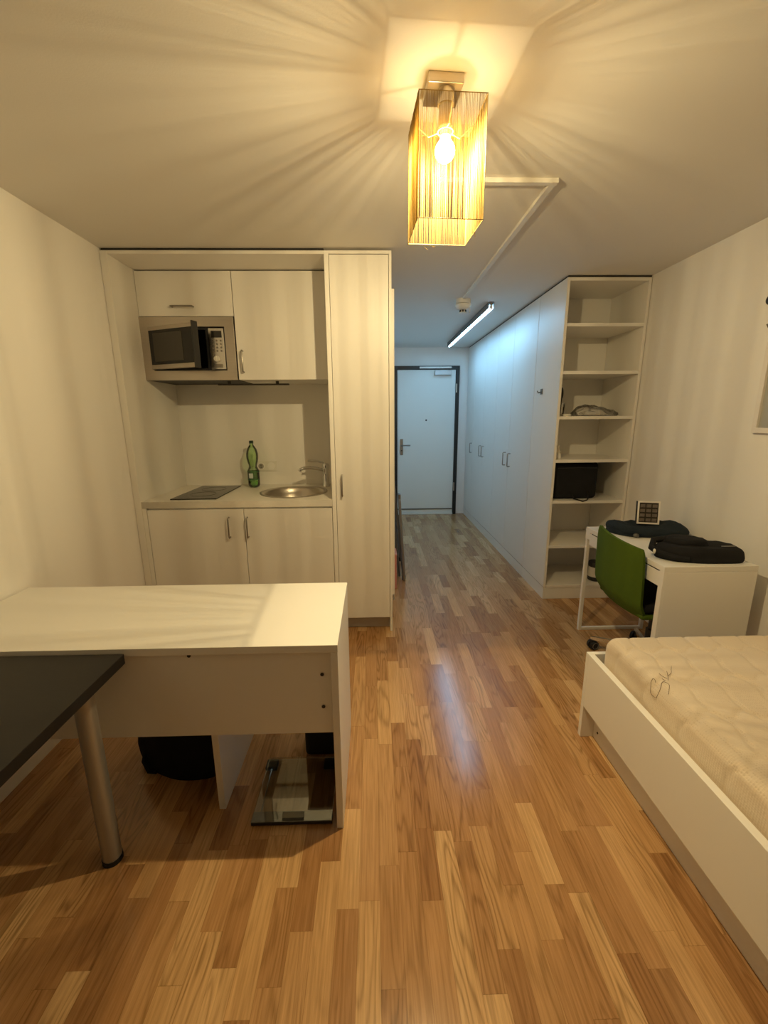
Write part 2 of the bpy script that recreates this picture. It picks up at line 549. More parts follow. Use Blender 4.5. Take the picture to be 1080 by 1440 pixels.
struct('key_hole', G().cyl((0.41, YD - .026, .965), (0.41, YD - .021, .965), .009), black_m, hp)
struct('peephole', G().cyl((0.766, YD - .018, 1.40), (0.766, YD - .0125, 1.40), .012), black_m, d)
dc = struct('door_closer', G().box(0.875, 1.112, YD - .065, YD - .0125, 2.022, 2.085, .006), M('silver_grey', (.5, .5, .5), .4, .5), d)
struct('closer_arm', G().box(0.662, 1.11, YD - .055, YD - .031, 2.112, 2.136, .004), plastic_w, dc)
for z0, z1 in ((1.785, 1.905), (0.365, 0.49)):
    struct('hinge', G().box(1.182, 1.200, YD - .045, YD - .031, z0, z1, .004), steel_m, d)

# bar handle: two posts and a grip
def bar_v(x, y, z0, z1, nx, ny, so=0.028):
    g = G()
    ox, oy = nx * so, ny * so
    g.tube([(x, y, z1 - .006), (x + ox * .9, y + oy * .9, z1 - .006), (x + ox, y + oy, z1 - .012), (x + ox, y + oy, z0 + .012),
            (x + ox * .9, y + oy * .9, z0 + .006), (x, y, z0 + .006)], 0.0052, 8)
    return g
def bar_h(x0, x1, y, z, so=0.028):
    return G().tube([(x0 + .006, y, z), (x0 + .006, y - so * .9, z), (x0 + .012, y - so, z), (x1 - .012, y - so, z),
                     (x1 - .006, y - so * .9, z), (x1 - .006, y, z)], 0.0052, 8)

# ------------------------------------------------------------------ kitchen alcove
ks = thing('kitchen_surround', 'white panel surround framing the kitchen niche with top board and plain splashback', 'kitchen surround', (-0.9, YK, 0))
mesh('side_panel', G().box(XL + .002, -1.495, YK, 3.384, 0, 2.387), white_m, ks)
mesh('top_panel', G().box(-1.4945, -0.2725, YK, 3.384, 2.369, 2.387), white_m, ks)
mesh('painted_gap_shade', G().box(XL + .01, -0.2735, YK + .008, YK + .03, 2.3874, H - .0005, 0), gap_shade_m, ks)  # solid dark strip, paints the shade between top panel and ceiling
mesh('splashback', G().box(XL + .002, -0.2725, 3.385, 3.403, 0.8, 2.387), white_m, ks)
mesh('filler_strip', G().box(-1.4945, -1.468, YK + .003, YK + .02, 0, 0.892), white_m, ks)

UY = 2.96
c = thing('wall_cabinet', 'white wall cabinet with lift-up flap above the microwave', 'cabinet', (-1.195, 3.17, 1.70))
mesh('body', G().box(-1.494, -0.891, UY + .021, 3.384, 2.097, 2.362), white_m, c)
f = mesh('flap_door', G().box(-1.492, -0.892, UY, UY + .019, 2.096, 2.361), white_m, c)
mesh('handle', bar_h(-1.282, -1.136, UY, 2.152), nickel_m, f, True)
c = thing('wall_cabinet', 'white wall cabinet with one tall door, right of the microwave', 'cabinet', (-0.58, 3.17, 1.70))
mesh('body', G().box(-0.889, -0.2735, UY + .021, 3.384, 1.7035, 2.362), white_m, c)
f = mesh('door', G().box(-0.887, -0.276, UY, UY + .019, 1.7035, 2.361), white_m, c)
mesh('handle', bar_v(-0.85, UY, 1.746, 1.89, 0, -1), nickel_m, f, True)

# microwave built in below the flap, its door ajar
mw = thing('microwave', 'built-in steel microwave with its black-glass door ajar, in the kitchen niche', 'microwave', (-1.195, 3.1, 1.703))
FX0, FX1, FZ0, FZ1 = -1.494, -0.895, 1.703, 2.092
IX0, IX1, IZ0, IZ1 = -1.432, -0.957, 1.763, 2.033
fg = G()
for a in ((FX0, FX1, IZ1, FZ1), (FX0, FX1, FZ0, IZ0), (FX0, IX0, IZ0, IZ1), (IX1, FX1, IZ0, IZ1)):
    fg.box(a[0], a[1], UY - .006, UY + .014, a[2], a[3], .0004)
mesh('trim_frame', fg, steel_m, mw)
hg = G()
hg.box(IX0, -1.065, UY + .36, UY + .375, IZ0, IZ1, 0).box(IX0, IX0 + .02, UY + .012, UY + .36, IZ0, IZ1, 0)
hg.box(-1.085, -1.065, UY + .012, UY + .36, IZ0, IZ1, 0).box(IX0 + .02, -1.085, UY + .012, UY + .36, IZ0, IZ0 + .015, 0)
hg.box(IX0 + .02, -1.085, UY + .012, UY + .36, IZ1 - .015, IZ1, 0)
hg.box(FX0 + .01, FX1 - .01, UY + .376, UY + .40, FZ0, FZ1 - .01, 0).box(FX0 + .003, FX1 - .003, UY + .016, UY + .40, FZ0, FZ0 + .01, 0)
mesh('oven_cavity', hg, black_m, mw)
cp = mesh('control_panel', G().box(-1.062, IX1 - .008, UY - .002, UY + .10, IZ0 + .008, IZ1 - .008, .002), steel_s, mw)
mesh('display', G().box(-1.046, -0.978, UY - .0045, UY - .0022, 1.967, 2.008, .001), mw_glass, cp)
bg = G()
for i in range(4):
    for j in range(3):
        bg.cyl((-1.038 + j * .026, UY - .005, 1.948 - i * .021), (-1.038 + j * .026, UY - .0022, 1.948 - i * .021), .0062, n=10)
mesh('button_field', bg, nickel_m, cp)
mesh('dial', G().cyl((-1.018, UY - .02, 1.835), (-1.018, UY - .0022, 1.835), .017, .019, n=24).box(-1.021, -1.015, UY - .026, UY - .019, 1.82, 1.85), plastic_w, cp, True)
mesh('open_button', G().box(-1.044, -0.985, UY - .0055, UY - .0022, 1.782, 1.803, .001), nickel_m, cp)
th = math.radians(-23)
DW = 0.372
R = Matrix.Translation((IX0 + .004, UY - .004, 0)) @ Matrix.Rotation(th, 4, 'Z')
md = mesh('door', G().box(0, DW, -0.026, 0.0, IZ0 + .006, IZ1 - .006, .003, mat=R), steel_m, mw)
mesh('glass_pane', G().box(0.012, DW - .004, -0.030, -0.0262, IZ0 + .032, IZ1 - .030, .001, mat=R), mw_glass, md)
mesh('window', G().box(0.045, DW - .085, -0.0318, -0.0302, IZ0 + .05, IZ1 - .05, .0005, mat=R), mw_win, md)
mesh('door_edge', G().box(DW - .001, DW + .008, -0.034, 0.012, IZ0 + .002, IZ1 + .004, .002, mat=R), black_m, md)
mesh('inner_frame', G().box(0.012, DW - .01, 0.0005, 0.02, IZ0 + .016, IZ1 - .016, .003, mat=R), black_m, md)

tag(mesh('under_cabinet_light', G().box(-1.066, -0.579, 3.06, 3.085, 1.676, 1.686, .003).box(-1.0, -.98, 3.066, 3.08, 1.6855, 1.703, .001).box(-.67, -.65, 3.066, 3.08, 1.6855, 1.703, .001), M('dark_bar', (.05, .045, .04), .4)), 'thin dark light bar under the tall-door wall cabinet', 'light')

# base cabinet and worktop
c = thing('base_cabinet', 'white kitchen base cabinet with two doors below the worktop', 'cabinet', (-0.88, 3.05, 0))
mesh('body', G().box(-1.466, -1.448, YK + .022, 3.384, 0.10, 0.892).box(-0.2915, -0.2735, YK + .022, 3.384, 0.10, 0.892)
     .box(-1.448, -0.2915, YK + .022, 3.384, 0.10, 0.118).box(-1.448, -0.2915, YK + .022, YK + .04, 0.80, 0.892), white_m, c)
mesh('plinth', G().box(-1.466, -0.2735, YK + .06, YK + .078, 0, 0.098), white_m, c)
for x0, x1, hx in ((-1.464, -0.8485, -0.945), (-0.8445, -0.2755, -0.826)):
    f = mesh('door', G().box(x0, x1, YK + .001, YK + .020, 0.105, 0.880), white_m, c)
    mesh('handle', bar_v(hx, YK + .001, 0.69, 0.833, 0, -1), nickel_m, f, True)

def curve_plate(outer, hole, z0, z1):
    cu = bpy.data.curves.new('t', 'CURVE')
    cu.dimensions = '2D'; cu.fill_mode = 'BOTH'; cu.extrude = (z1 - z0) / 2
    for pts in (outer, hole):
        s = cu.splines.new('POLY')
        s.points.add(len(pts) - 1)
        for p, q in zip(s.points, pts): p.co = (q[0], q[1], 0, 1)
        s.use_cyclic_u = True
    o = bpy.data.objects.new('t', cu)
    COL.objects.link(o)
    me = bpy.data.meshes.new_from_object(o.evaluated_get(bpy.context.evaluated_depsgraph_get()))
    g = G()
    g.bm.from_mesh(me)
    bmesh.ops.translate(g.bm, verts=list(g.bm.verts), vec=(0, 0, (z0 + z1) / 2))
    bpy.data.objects.remove(o); bpy.data.curves.remove(cu); bpy.data.meshes.remove(me)
    return g
SX, SY, SR = -0.575, 3.012, 0.238
WZ = 0.935
circ = [(SX + (SR - .012) * math.cos(2 * PI * k / 64), SY + (SR - .012) * math.sin(2 * PI * k / 64)) for k in range(64)]
tag(mesh('worktop', curve_plate([(-1.494, YK), (-0.2735, YK), (-0.2735, 3.384), (-1.494, 3.384)], circ, 0.893, WZ), work_m),
    'cream kitchen worktop holding the hob and the round sink', 'worktop')
prof = [(SR, 0.0005), (SR, 0.004), (SR - .006, 0.006), (SR - .02, 0.004), (SR - .03, -0.004), (SR - .038, -0.04), (SR - .055, -0.12),
        (SR - .09, -0.15), (0.045, -0.155), (0.04, -0.158), (0.0, -0.158)]
sk = thing('sink', 'round stainless steel sink set into the cream worktop', 'sink', (SX, SY, WZ))
mesh('basin', G().lathe(prof, (SX, SY, WZ), 64), steel_m, sk, True, angle=60)
mesh('drain', G().cyl((SX, SY, WZ - .157), (SX, SY, WZ - .150), .036, n=28), steel_s, sk)
mesh('overflow', G().cyl((SX + SR - .048, SY + .02, WZ - .055), (SX + SR - .038, SY + .02, WZ - .053), .016, n=18), black_m, sk)
hb = thing('hob', 'black ceramic two-zone hob plate on the left of the worktop', 'hob', (-1.19, 3.03, WZ))
mesh('glass_plate', G().box(-1.338, -1.038, 2.755, 3.30, WZ + .0003, WZ + .007, .002), hobm, hb)
zg = G()
for yy in (2.93, 3.14):
    zg.tube([(-1.188 + .085 * math.cos(2 * PI * k / 40), yy + .085 * math.sin(2 * PI * k / 40), WZ + .0072) for k in range(40)], .0009, 6, True)
mesh('zone_rings', zg, M('hob_print', (.04, .036, .032), .3), hb)
# mixer tap
TX, TY = -0.370, 3.245
tp = thing('kitchen_tap', 'chrome single-lever mixer tap behind the sink', 'tap', (TX, TY, WZ))
mesh('tap_body', G().lathe([(0, 0), (.030, 0), (.030, .008), (.025, .016), (.023, .12), (.026, .135), (.027, .165), (.022, .178), (0, .182)], (TX, TY, WZ), 24), chrome_m, tp, True)
mesh('spout', G().tube([(TX - .012, TY - .008, 1.062), (TX - .06, TY - .035, 1.078), (TX - .11, TY - .063, 1.088), (TX - .15, TY - .085, 1.088), (TX - .175, TY - .098, 1.08), (TX - .18, TY - .1, 1.066)], .0125, 12), chrome_m, tp, True)
mesh('lever', G().tube([(TX - .004, TY - .003, 1.105), (TX - .02, TY - .012, 1.122), (TX - .06, TY - .03, 1.133), (TX - .125, TY - .06, 1.140)], .0075, 10), chrome_m, tp, True)
# double socket
so = thing('wall_socket', 'white double wall socket on the splashback beside the green bottle', 'socket', (-0.85, 3.38, 1.04))
mesh('cover_plate', G().box(-0.935, -0.772, 3.376, 3.3848, 1.043, 1.122, .003), plastic_w, so)
for x in (-0.893, -0.814):
    mesh('socket_insert', G().cyl((x, 3.3735, 1.082), (x, 3.3758, 1.082), .029, n=28), white2_m, so)
mesh('socket_well', G().cyl((-0.893, 3.3725, 1.082), (-0.893, 3.3734, 1.082), .021, n=24), M('socket_shade', (.35, .33, .3), .5), so)
for z_ in (1.074, 1.09): mesh('pin_hole', G().cyl((-0.893, 3.3715, z_), (-0.893, 3.3724, z_), .004, n=10), black_m, so)

# green bottle
BX, BY = -0.922, 3.25
bt = thing('water_bottle', 'green plastic water bottle on the worktop between hob and sink', 'bottle', (BX, BY, WZ))
bprof = [(0, .004), (.025, .002), (.036, .006), (.043, .02), (.044, .05), (.044, .115), (.042, .122), (.043, .130), (.034, .146), (.029, .160), (.030, .172),
         (.038, .195), (.0435, .225), (.0435, .255), (.037, .285), (.025, .308), (.016, .320), (.0135, .326), (.0135, .336)]
mesh('bottle_body', G().lathe(bprof, (BX, BY, WZ), 32, wob=lambda a, z: 1 + (.03 * math.cos(6 * a) if z < .05 else 0)), green_pet, bt, True, angle=70)
mesh('bottle_cap', G().lathe([(0, .334), (.0155, .334), (.0155, .352), (.014, .354), (0, .354)], (BX, BY, WZ), 24), M('dark_green_cap', (.012, .035, .02), .45), bt, True)
mesh('bottle_label', G().lathe([(.0448, .065), (.0448, .122)], (BX, BY, WZ), 32), thin_glass('label_film', (.50, .62, .50), .3, .3), bt, True)
band_m = M('green_band', (.02, .12, .04), .5)
for z_ in (.060, .121): mesh('label_band', G().lathe([(.0452, z_), (.0452, z_ + .006)], (BX, BY, WZ), 32), band_m, bt)
mesh('label_print', G().box(BX - .022, BX + .008, BY - .0462, BY - .0440, WZ + .075, WZ + .112, .0005), M('pale_print', (.55, .62, .60), .5), bt)
mesh('water', G().lathe([(0, .006), (.034, .008), (.041, .02), (.042, .048), (0, .048)], (BX, BY, WZ), 32), thin_glass('water_tint', (.55, .85, .45), .2, .02), bt, True)

# tall cabinet
c = thing('tall_cabinet', 'narrow white floor-to-ceiling cabinet right of the kitchen niche', 'cabinet', (-0.08, 3.05, 0))
tg = G()
tg.box(-0.272, -0.246, YK, 3.40, 0, 2.387).box(0.1, XT, YK, 3.40, 0, 2.387).box(-0.246, 0.1, YK, 3.40, 2.370, 2.387, .0005)
mesh('body', tg.box(-0.246, 0.1, 3.385, 3.40, 0, 2.37, 0).box(-0.246, 0.1, YK + .03, 3.385, 0.10, 0.118, 0), white_m, c)
f = mesh('door', G().box(-0.2435, 0.0975, YK + .001, YK + .02, 0.104, 2.3665), white_m, c)
mesh('handle', bar_v(-0.205, YK + .001, 0.958, 1.102, 0, -1), nickel_m, f, True)
mesh('plinth', G().box(-0.246, 0.1, YK + .06, YK + .075, 0.004, 0.099), M('plinth_grey', (.5, .48, .45), .5), c)
tag(mesh('side_board', G().box(XT + .0005, XT + .018, YK + .05, 3.32, 0.25, 2.20), white_m), 'white board fixed to the hall side of the tall cabinet', 'board')
sg = G().grid(lambda u, v: (XT + .001 + .012 + .006 * math.sin(9 * u + 5 * v) * (1 - v), YK + .06 + .07 * u, .20 + .055 * v + .006 * math.sin(11 * u)), 10, 6, .0012)
tag(mesh('hanging_tag', sg, plastic_w, None, True), 'small crumpled white tag hanging under the side board by the hall', 'tag')

# folded airer leaning in the hall
da = thing('drying_rack', 'folded grey drying rack leaning against the hall wall past the tall cabinet', 'drying rack', (0.2, 3.9, 0))
def lean(y, z, x0=.262, x1=.14, zt=1.28): return (x0 + (x1 - x0) * z / zt, y, z)
def rack(y0, y1, x0, x1, zt, nb):
    g = G()
    L = lambda y, z: (x0 + (x1 - x0) * z / zt, y, z)
    g.tube([L(y0, .012), L(y0, zt - .06), L(y0 + .05, zt), L(y1 - .05, zt), L(y1, zt - .06), L(y1, .012)], .012, 10)
    w = G()
    for i in range(nb):
        z = .12 + (zt - .2) * i / (nb - 1)
        w.tube([L(y0, z), L(y1, z)], .0045, 6)
    return g, w
g, w = rack(3.64, 4.16, .262, .128, 1.30, 16)
f = mesh('outer_frame', g, grey_m, da, True); mesh('rails', w, grey_m, f, True)
g, w = rack(3.70, 4.10, .225, .124, 1.02, 12)
f = mesh('inner_frame', g, grey_m, da, True); mesh('rails', w, grey_m, f, True)
g, w = rack(3.60, 3.63, .264, .215, .80, 4)
mesh('folded_wing', g, M('light_grey_metal', (.3, .29, .27), .4, .6), da, True)
mesh('rubber_foot', G().cyl((.262, 3.64, 0), (.262, 3.64, .04), .017, n=14), rubber_m, da)
mesh('rubber_foot', G().cyl((.262, 4.16, 0), (.262, 4.16, .04), .017, n=14), rubber_m, da)
pb = thing('storage_box', 'pink plastic box standing behind the drying rack in the hall', 'box', (.15, 3.5, 0))
mesh('body', G().box(.12, .185, 3.42, 3.58, 0.0005, .30, .008), pink_m, pb)
mesh('lid', G().box(.118, .187, 3.415, 3.585, .301, .32, .005), M('pink_lid', (.70, .34, .28), .5), pb)

# ------------------------------------------------------------------ wardrobe wall and open shelf
ZT = 2.387
bc = thing('open_shelf_unit', 'tall white open shelf unit of seven compartments at the near end of the wardrobes', 'shelf unit', (1.65, 3.4, 0))
SXR = 1.947
mesh('side_panel', G().box(XW, XW + .02, YB, 3.6585, 0.103, ZT), white_m, bc)
mesh('side_plinth', G().box(XW + .003, XW + .02, YB + .004, 3.66, 0, 0.096), white_m, bc)
mesh('painted_gap_shade', G().box(XW + .008, SXR, YB + .008, 3.66, ZT + .0004, H - .0005, 0), gap_shade_m, bc)  # solid dark filler painting the shade above the shelf unit
mesh('side_panel', G().box(SXR - .02, SXR, YB, 3.66, 0.0005, ZT), white_m, bc)
mesh('back_panel', G().box(XW + .0205, SXR - .0205, 3.645, 3.66, .09, ZT - .001), white_m, bc)
mesh('top_board', G().box(XW + .0205, SXR - .0205, YB + .0005, 3.644, ZT - .022, ZT), white_m, bc)
mesh('plinth', G().box(XW + .0205, SXR - .0205, YB + .004, YB + .02, 0, .093), white_m, bc)
SHZ = [2.092, 1.769, 1.450, 1.129, 0.812, 0.452, 0.117]
for z in SHZ:
    mesh('shelf', G().box(XW + .0205, SXR - .0205, YB + .0005, 3.644, z - .022, z), white_m, bc)

def wardrobe(y0, y1, doors, label):
    c = thing('wardrobe', label, 'wardrobe', ((XW + XR) / 2, (y0 + y1) / 2, 0), 'white wardrobes along the hall')
    mesh('body', G().box(XW + .021, XR - .006, y0 + .0005, y1 - .0005, .10, ZT), white_m, c)
    mesh('painted_gap_shade', G().box(XW + .0192, XW + .0207, y0 + .001, y1 - .001, .101, ZT - .001, 0).box(XW + .008, XW + .03, y0 + .0005, y1 - .0005, ZT + .0004, H - .0005, 0), gap_shade_m, c)  # dark sheet and strip paint the shade in door seams and ceiling gap
    mesh('plinth', G().box(XW + .003, XW + .018, y0 + .0005, y1 - .0005, 0, .094), white_m, c)
    for a, b_, hy in doors:
        f = mesh('door', G().box(XW, XW + .019, a + .0028, b_ - .0028, .104, ZT), white_m, c)
        if hy: mesh('handle', bar_v(XW, hy, .955, 1.095, -1, 0), nickel_m, f, True)
    return c
wardrobe(3.662, 4.78, [(3.662, 4.26, 4.195), (4.26, 4.78, 4.345)], 'white double wardrobe nearest the open shelf unit, with paired handles')
wardrobe(4.78, 5.82, [(4.78, 5.30, 5.235), (5.30, 5.82, 5.365)], 'middle white double wardrobe of the hall row, with paired handles')
wardrobe(5.82, 6.275, [(5.82, 6.272, 5.875)], 'narrow white single-door wardrobe next to the entrance door')
hk = thing('adhesive_hook', 'small grey hook stuck on the white panel beside the open shelf unit', 'hook', (XW, 3.49, 1.62))
mesh('hook_plate', G().box(XW - .006, XW + .0006, 3.475, 3.515, 1.622, 1.665, .002), grey_m, hk)
mesh('hook_arm', G().tube([(XW - .005, 3.495, 1.64), (XW - .03, 3.495, 1.635), (XW - .036, 3.495, 1.65)], .005, 8), grey_m, hk, True)

# things on the shelves
hbz = SHZ[2]
o = thing('hairbrush', 'black brush standing upright in a glass at the left of the third shelf', 'brush', (1.452, 3.35, hbz))
mesh('brush_head', G().sphere((1.452, 3.35, hbz + .170), .016, 1, .8, 3.0), black_m, o, True)
mesh('handle', G().cyl((1.452, 3.35, hbz + .012), (1.452, 3.35, hbz + .135), .006, .009, n=12), black_m, o, True)
o = mesh('drinking_glass', G().lathe([(0, .0005), (.028, .0005), (.033, .10), (.0315, .10), (.0265, .006), (0, .006)], (1.452, 3.35, hbz), 28), clear_pl, None, True)
tag(o, 'clear glass holding the black brush on the third shelf', 'glass')
o = mesh('soap_dish', G().lathe([(0, .0005), (.026, .0005), (.032, .012), (.030, .016), (0, .012)], (1.462, 3.245, hbz), 24), plastic_w, None, True)
tag(o, 'small cream dish on the third shelf in front of the black brush', 'dish')
o = mesh('plastic_bag', G().blob([(1.54, 3.25), (1.62, 3.22), (1.74, 3.23), (1.855, 3.25), (1.87, 3.34), (1.76, 3.42), (1.62, 3.42), (1.545, 3.36)], hbz + .0005, .062, .6,
         hf=lambda x, y: .75 + .5 * math.exp(-((x - 1.66) / .07) ** 2) - .4 * max(0, (x - 1.8) / .08), wr=.012, ws=22, seed=3), clear_pl, None, True, angle=80)
tag(o, 'crumpled clear plastic bag lying on the third shelf', 'plastic bag')
z = SHZ[3]
o = thing('soap_dispenser', 'small white pump bottle at the left of the fourth shelf', 'bottle', (1.43, 3.27, z))
mesh('bottle_body', G().lathe([(0, .0005), (.022, .0005), (.024, .01), (.022, .035), (.012, .045), (.008, .05), (.008, .07), (0, .07)], (1.43, 3.27, z), 20), plastic_w, o, True)
mesh('pump_head', G().box(1.42, 1.437, 3.262, 3.278, z + .071, z + .10, .003).box(1.43, 1.452, 3.266, 3.274, z + .05, z + .058, .002), plastic_w, o)
z = SHZ[4]
o = thing('travel_bag', 'black fabric bag filling the left of the fifth shelf', 'bag', (1.57, 3.4, z))
def bagfn():
    g = G()
    g.box(1.40, 1.752, 3.235, 3.56, z + .0012, z + .288, .035, 5)
    bmesh.ops.subdivide_edges(g.bm, edges=list(g.bm.edges), cuts=3, use_grid_fill=True)
    for v in g.bm.verts:
        p = v.co * 9
        n = noise.noise(p) * .009 + noise.noise(p * 2.6) * .004
        v.co += Vector((n * .6, n, n * .7 if v.co.z > z + .03 else 0))
        v.co.x = min(max(v.co.x, 1.378), 1.80); v.co.z = max(z + .0012, min(v.co.z, SHZ[3] - .026))
    return g
mesh('bag_body', bagfn(), cloth_b, o, True, angle=80)
mesh('zip', G().tube([(1.425, 3.231, z + .245), (1.57, 3.228, z + .25), (1.73, 3.231, z + .245)], .004, 6), black_m, o)
mesh('strap', G().tube([(1.545, 3.235, z + .05), (1.55, 3.20, z + .012), (1.575, 3.178, z + .006), (1.61, 3.172, z - .004), (1.645, 3.176, z + .004), (1.665, 3.20, z + .02), (1.672, 3.235, z + .06)], .0055, 8), cloth_b, o, True)
z = SHZ[6]
JX, JY = 1.832, 3.285
o = thing('food_tub', 'black tub with a pale printed label on the bottom shelf', 'tub', (JX, JY, z))
mesh('tub_body', G().lathe([(0, .0005), (.054, .0005), (.056, .006), (.056, .125), (0, .125)], (JX, JY, z), 36), black_m, o, True)
mesh('tub_lid', G().lathe([(.0, .1255), (.058, .1255), (.058, .155), (.056, .158), (0, .158)], (JX, JY, z), 36), black_m, o, True)
mesh('tub_label', G().lathe([(.0565, .035), (.0565, .118)], (JX, JY, z), 36), label_m, o, True)
mesh('label_print', G().box(JX - .012, JX + .006, JY - .0605, JY - .0555, z + .06, z + .105, .0005), red_m, o)
mesh('label_print', G().box(JX + .01, JX + .022, JY - .0585, JY - .0525, z + .042, z + .07, .0005), black_m, o)

# ------------------------------------------------------------------ ceiling lamp with string shade
la = thing('ceiling_lamp', 'lit square ceiling lamp with a golden string shade', 'ceiling lamp', (LC.x, LC.y, H))
RL = Matrix.Translation((LC.x, LC.y, 0)) @ Matrix.Rotation(math.radians(3.5), 4, 'Z')
SZ0, SZ1, HS = 2.01, 2.315, 0.095
mesh('ceiling_plate', G().box(-.058, .044, -.032, .07, H - .026, H, .002, mat=RL), steel_m, la)
mesh('stem', G().cyl((0, 0, H - .062), (0, 0, H - .026), .024, n=28, mat=RL).cyl((0, 0, 2.285), (0, 0, H - .062), .020, n=28, mat=RL), steel_m, la, True)
mesh('socket', G().cyl((0, 0, 2.262), (0, 0, 2.285), .0155, n=24, mat=RL), plastic_w, la, True)
mesh('bulb', G().lathe([(0, -.030), (.011, -.028), (.021, -.0215), (.028, -.011), (.030, 0), (.028, .011), (.021, .022), (.015, .030), (.0145, .037)], (LC.x, LC.y, BULB_Z), 32), bulb_m, la, True)
sh = G()
def strings():
    out = []
    p = -HS + .001
    while p < HS - .001:
        out.append(p)
        clump = noise.noise(Vector((p * 85 + 9.1, random.random() * .25, 0)))
        p += max(.0016, +.00245 + .0015 * clump + random.uniform(-.0005, .0007))
    return out
for k in range(4):
    Rk = RL @ Matrix.Rotation(k * PI / 2, 4, 'Z')
    random.seed(20 + k)
    for p in strings():
        q = p + random.uniform(-.0012, .0012)
        r = random.uniform(.00052, .00072)
        sh.cyl((p, -HS - random.uniform(0, .0012), SZ1), (q, -HS - random.uniform(0, .0012), SZ0), r, n=5, mat=Rk, cap=False)
shade = mesh('string_shade', sh, thread_m, la, True, angle=180)
fr = G()
for zz in (SZ0, SZ1):
    fr.tube([(-HS, -HS, zz), (HS, -HS, zz), (HS, HS, zz), (-HS, HS, zz)], .0013, 8, True, mat=RL)
for a, b_ in ((-1, -1), (1, -1), (1, 1), (-1, 1)):
    fr.cyl((a * HS, b_ * HS, SZ0), (a * HS, b_ * HS, SZ1), .0007, n=6, mat=RL)
mesh('wire_frame', fr, M('gold_wire', (.35, .24, .08), .5, .3), shade, True)
spd = G()
spd.tube([(.022 * math.cos(2 * PI * k / 28), .022 * math.sin(2 * PI * k / 28), 2.274) for k in range(28)], .0022, 6, True, mat=RL)
for a in (20, 160, 270):
    ca, sa = math.cos(math.radians(a)), math.sin(math.radians(a))
    m_ = HS / max(abs(ca), abs(sa))
    spd.tube([(.022 * ca, .022 * sa, 2.274), (.05 * ca, .05 * sa, 2.268), (m_ * ca, m_ * sa, SZ1)], .0017, 6, mat=RL)
mesh('spider', spd, plastic_w, la, True)
for pts in ([(-.045, .095, SZ0), (-.04, .10, SZ0 - .006), (-.03, .104, SZ0 - .012)], [(-.02, .095, SZ0), (-.015, .10, SZ0 - .003), (-.005, .099, SZ0 - .007)],
            [(.088, -.02, SZ0), (.096, -.012, SZ0 - .005), (.098, -.008, SZ0 - .012)]):
    mesh('loose_thread', G().tube(pts, .0008, 5, mat=RL), thread_m, shade)

# ceiling trunking, smoke detector, tubes
ct = thing('cable_trunking', 'white cable trunking bent across the ceiling from lamp to smoke detector', 'trunking', (0.7, 2.4, H))
mesh('short_run', G().box(LC.x + .06, 0.768, 1.958, 1.986, H - .018, H, .002), plastic_w, ct)
mesh('long_run', G().box(0.737, 0.765, 1.9865, 3.70, H - .016, H, .002), plastic_w, ct)
sd = thing('smoke_detector', 'round white smoke detector on the ceiling before the hall tubes', 'smoke detector', (.76, 3.775, H))
SDX, SDY = .76, 3.80
mesh('base', G().lathe([(0, 0), (.060, 0), (.062, -.034), (.058, -.036), (0, -.036)], (SDX, SDY, H), 32), plastic_w, sd, True)
mesh('cover', G().lathe([(0, -.040), (.066, -.040), (.067, -.048), (.056, -.070), (.034, -.082), (0, -.082)], (SDX, SDY, H), 32), plastic_w, sd, True)
for k in range(6):
    a = k * PI / 3 + .3
    mesh('sensor_vent', G().box(-.008, .008, -.004, .004, H - .100, H - .0825, .002, mat=Matrix.Translation((SDX + .026 * math.cos(a), SDY + .026 * math.sin(a), 0)) @ Matrix.Rotation(a + PI / 2, 4, 'Z')), black_m, sd)
mesh('sensor_cap', G().lathe([(0, -.0825), (.018, -.0825), (.018, -.098), (.034, -.1005), (.034, -.105), (0, -.106)], (SDX, SDY, H), 24), plastic_w, sd, True)
mesh('label_clip', G().box(SDX + .045, SDX + .050, SDY - .05, SDY - .03, H - .115, H - .07, .001), plastic_w, sd)
for (y0, y1, lb) in ((3.86, 4.79, 'lit tube lamp on the hall ceiling, nearer of the two'), (4.80, 5.90, 'lit tube lamp on the hall ceiling, nearer the entrance door')):
    t = thing('tube_lamp', lb, 'tube lamp', (1.01, (y0 + y1) / 2, H), 'tube lamps in the hall')
    mesh('housing', G().box(0.998, 1.026, y0, y1, H - .026, H, .003).box(0.988, 0.992, y0, y1, H - .056, H - .002, .001).box(1.032, 1.036, y0, y1, H - .056, H - .002, .001).box(0.991, 1.033, y0, y1, H - .006, H - .001, .001), M('grey_housing', (.16, .16, .16), .5), t)
    for ya in (y0, y1 - .014): mesh('end_cap', G().box(1.001, 1.023, ya, ya + .014, H - .059, H - .0265, .004), plastic_w, t)
    mesh('tube', G().cyl((1.012, y0 + .016, H - .048), (1.012, y1 - .016, H - .048), .0095, n=16), tube_m, t, True)

